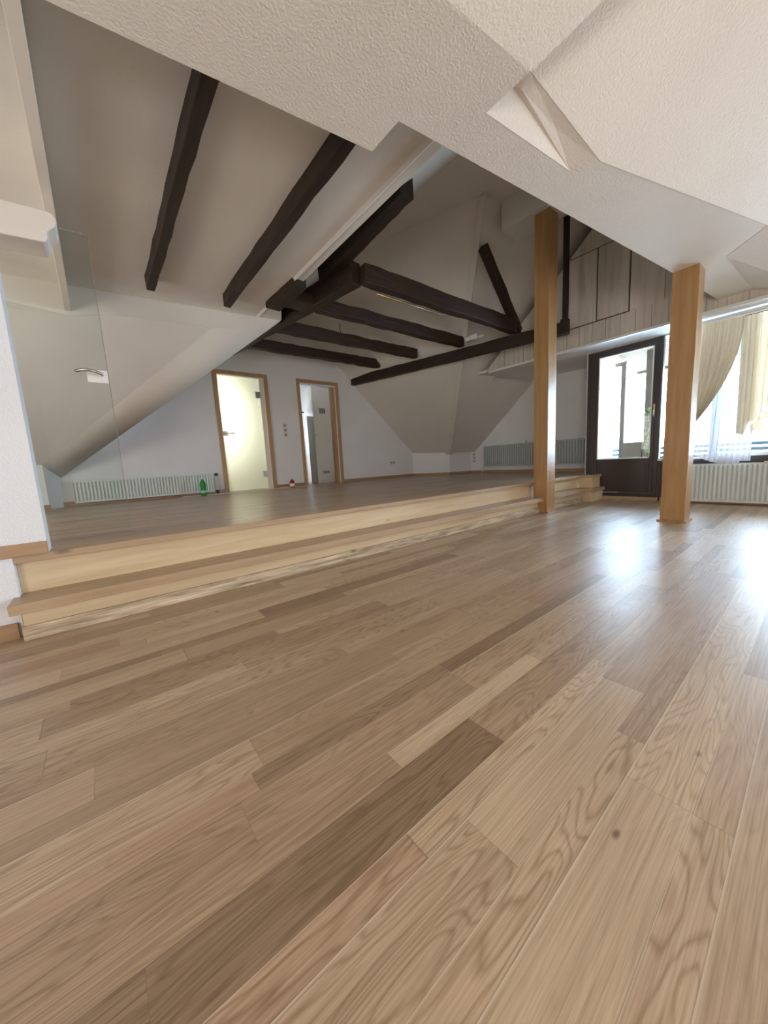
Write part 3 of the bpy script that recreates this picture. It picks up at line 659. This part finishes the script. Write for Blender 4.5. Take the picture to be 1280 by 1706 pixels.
# ---------------------------------------------------------------- bottles and paper
def bottle_green(x, y):
    r = empty('plastic_bottle', (x, y, PZ), 'tall green plastic bottle standing in front of the left radiator', 'bottle')
    pr = [(.028,0),(.040,.006),(.042,.02),(.042,.085),(.037,.10),(.036,.125),(.041,.145),(.042,.175),(.036,.205),(.022,.235),(.014,.25),(.013,.262)]
    pr = [(a*1.1, b) for a, b in pr]
    part('body', lathe(NB(), P(x,y,PZ)+Vector((0,0,.001)), pr), 'green', r, smooth=True)
    part('cap', lathe(NB(), P(x,y,PZ)+Vector((0,0,.262)), [(.016,0),(.016,.018),(.014,.02)], 18), 'white', r)
    part('label_band', lathe(NB(), P(x,y,PZ)+Vector((0,0,.045)), [(.0468,0),(.0468,.04)], 28), new_mat('pale_green_label', (.45,.62,.42), .5)[0], r)
bottle_green(1.70, 8.28)
def bottle_red(x, y):
    r = empty('cleaner_bottle', (x, y, PZ), 'red cleaner bottle with white label on the floor between the two doors', 'bottle')
    bm = NB(); lathe(bm, P(x,y,PZ)+Vector((0,0,.001)), [(.040,0),(.046,.006),(.046,.09),(.040,.115),(.022,.135),(.015,.145),(.015,.155)], 24)
    part('body', bm, 'red', r, smooth=True)
    part('cap', lathe(NB(), P(x,y,PZ)+Vector((0,0,.155)), [(.017,0),(.017,.022),(.013,.026)], 18), 'white', r)
    b2 = NB(); lathe(b2, P(x,y,PZ)+Vector((0,0,.02)), [(.0475,0),(.0475,.055)], 24); part('label_band', b2, 'paper', r)
bottle_red(3.78, 8.42)
tag(obj('paper_strip', box(NB(), 1.30, 2.25, 8.36, 8.44, PZ+.001, PZ+.008), 'paper'), 'white strip lying on the raised floor before the left radiator', 'strip')
tag(obj('paper_strip', box(NB(), 3.36, 4.48, 8.50, 8.56, PZ+.001, PZ+.010), 'paper'), 'white strip lying on the raised floor under the red bottle', 'strip')

# ---------------------------------------------------------------- curtains
def curtain(name, top, bottom, mat, label, nfold, amp, xoff=8.12, rows=30, cols=None, sag=None, slope_pow=1.0):
    """cloth between a top and a bottom edge; each edge is a function t -> (y, z)"""
    cols = cols or nfold*10
    bm = NB(); g = []
    for i in range(rows+1):
        s = i/rows; row = []
        for k in range(cols+1):
            t = k/cols; (y0, z0), (y1, z1) = top(t), bottom(t)
            ss = s
            y = y0+(y1-y0)*(ss**slope_pow); z = z0+(z1-z0)*ss
            f = amp*(.35+.65*min(1, s*3))*math.sin(2*PI*nfold*t + 1.3*math.sin(5*t) + .8*s) + .3*amp*math.sin(2*PI*nfold*2.3*t + 2.2*s)
            row.append(bm.verts.new(P(xoff+f, y, z)))
        g.append(row)
    for i in range(rows):
        for k in range(cols): bm.faces.new((g[i][k], g[i][k+1], g[i+1][k+1], g[i+1][k]))
    return tag(obj(name, bm, mat, smooth=True), label, 'curtain', 'curtains at the balcony window')
L = lambda a, b, t: a+(b-a)*t
# cream drape swept to the left
curtain('draped_curtain', lambda t: (L(1.62,.95,t), L(1.98,1.96,t)), lambda t: (L(1.66,1.46,t)+.0, L(.10,.42,t)), 'drape', 'cream curtain drape swept left towards the shorter post', 15, .032, 8.06, 34, None, None, 2.2)
# white sheer below and behind it
def sh_bot(t):
    y = L(1.60,.77,t); z = -.06-.26*math.sin(min(1,t*1.25)*PI*.55)+.0
    return (y, z if t < .85 else -.27)
curtain('sheer_curtain', lambda t: (L(1.45,.78,t), 1.95), sh_bot, 'sheer', 'white sheer voile hanging over the window behind the cream drape', 13, .026, 8.16, 30)
# right hand cream panel with stepped lower edge
def st_bot(t):
    n = 6; k = min(n-1, int(t*n)); fr = t*n-k; e = min(1, max(0, (fr-.6)/.4)); e = e*e*(3-2*e)
    return (L(.96,.05,t), .16+.19*(k+e)+.015*math.sin(t*60))
pan = curtain('stepped_curtain', lambda t: (L(.98,.0,t), 1.955), st_bot, 'drape', 'cream curtain panel with stepped frilled hem at the right edge', 15, .032, 8.09, 30, 200)
# frilled second layer edge
def fr_top(t): return (L(.80,.02,t), .28+.95*t)
def fr_bot(t): return (L(.78,.0,t), .12+.98*t+.05*math.sin(t*40))
fr = curtain('frill', fr_top, fr_bot, 'drape', None, 22, .016, 8.05, 6, 260); fr.parent = pan
for k in ('category', 'group', 'label'):
    if k in fr: del fr[k]
bm = tube(NB(), [P(8.10,1.66,1.985), P(8.10,-1.4,1.985)], .011); box(bm, 8.07, 8.13, -1.4, 1.66, 1.995, 2.035)
tag(obj('curtain_rail', bm, 'white'), 'white curtain rail under the soffit above the window', 'rail')

# ---------------------------------------------------------------- balcony outside
struct('floor_balcony', box(NB(), 8.52, 12.0, -4, 3.2, -1.15, -1.02), 'tile')
bw = M['casing']
cl = empty('balcony_ceiling', (9.5, 2.4, 2.2), 'pale slatted wooden ceiling over the balcony seen through the door', 'ceiling')
b2 = NB()
for i in range(30): box(b2, 8.55+i*.085, 8.55+i*.085+.07, -3.5, 3.2, 2.30-.012*i, 2.33-.012*i)
part('slats', b2, 'outslat', cl)
part('ledger', box(NB(), 11.0, 11.1, -3.5, 3.2, 1.9, 2.05), 'outwood', cl)
rl = empty('balcony_railing', (11.0, 3.0, -1), 'blue-grey slatted balcony railing seen through the lower door glass', 'railing')
for i in range(9): part('slat', box(NB(), 11.0, 11.04, -3.8, 5.5, -.95+i*.115, -.95+i*.115+.075), 'railing', rl)
bp_ = empty('balcony_post', (9.75, 2.42, -1.02), 'wooden balcony post with ivy outside the door glass', 'post')
part('shaft', box(NB(), 9.7, 9.85, 2.51, 2.645, -1.02, 2.28), 'outwood', bp_)
ivy = NB()
for i in range(90):
    c = P(9.68, 2.50+random.uniform(-.04,.12), random.uniform(-.2,.9)); a = random.uniform(.014,.026)
    n_ = Vector((random.uniform(-1,-.3), random.uniform(-1,1), random.uniform(-.5,.8))).normalized(); u = n_.orthogonal().normalized(); v = n_.cross(u)
    vs = [ivy.verts.new(c+u*a*1.3), ivy.verts.new(c+v*a), ivy.verts.new(c-u*a), ivy.verts.new(c-v*a)]; ivy.faces.new(vs)
ivm = new_mat('ivy_leaves', (.16,.20,.07), .5)[0]
part('ivy', ivy, ivm, bp_)['kind'] = 'stuff'
sc_ = empty('balcony_screen', (10.2, 3.3, -1), 'dark framed glazed screen standing on the balcony beyond the door', 'screen')
frame_xy(sc_, 3.10, 4.9, -1.0, 2.06, .09, 'outwood', 9.9, 9.96, ('stile', 'rail'))
part('glass_pane', box(NB(), 9.92, 9.93, 3.19, 4.81, -.91, 1.97), 'glass', sc_)
bx_ = tag(obj('planter_box', box(NB(), 9.75, 10.1, 2.67, 3.09, -1.02, .18), 'outwood', bevel=.01), 'brown wooden box outside behind the door glass', 'box')
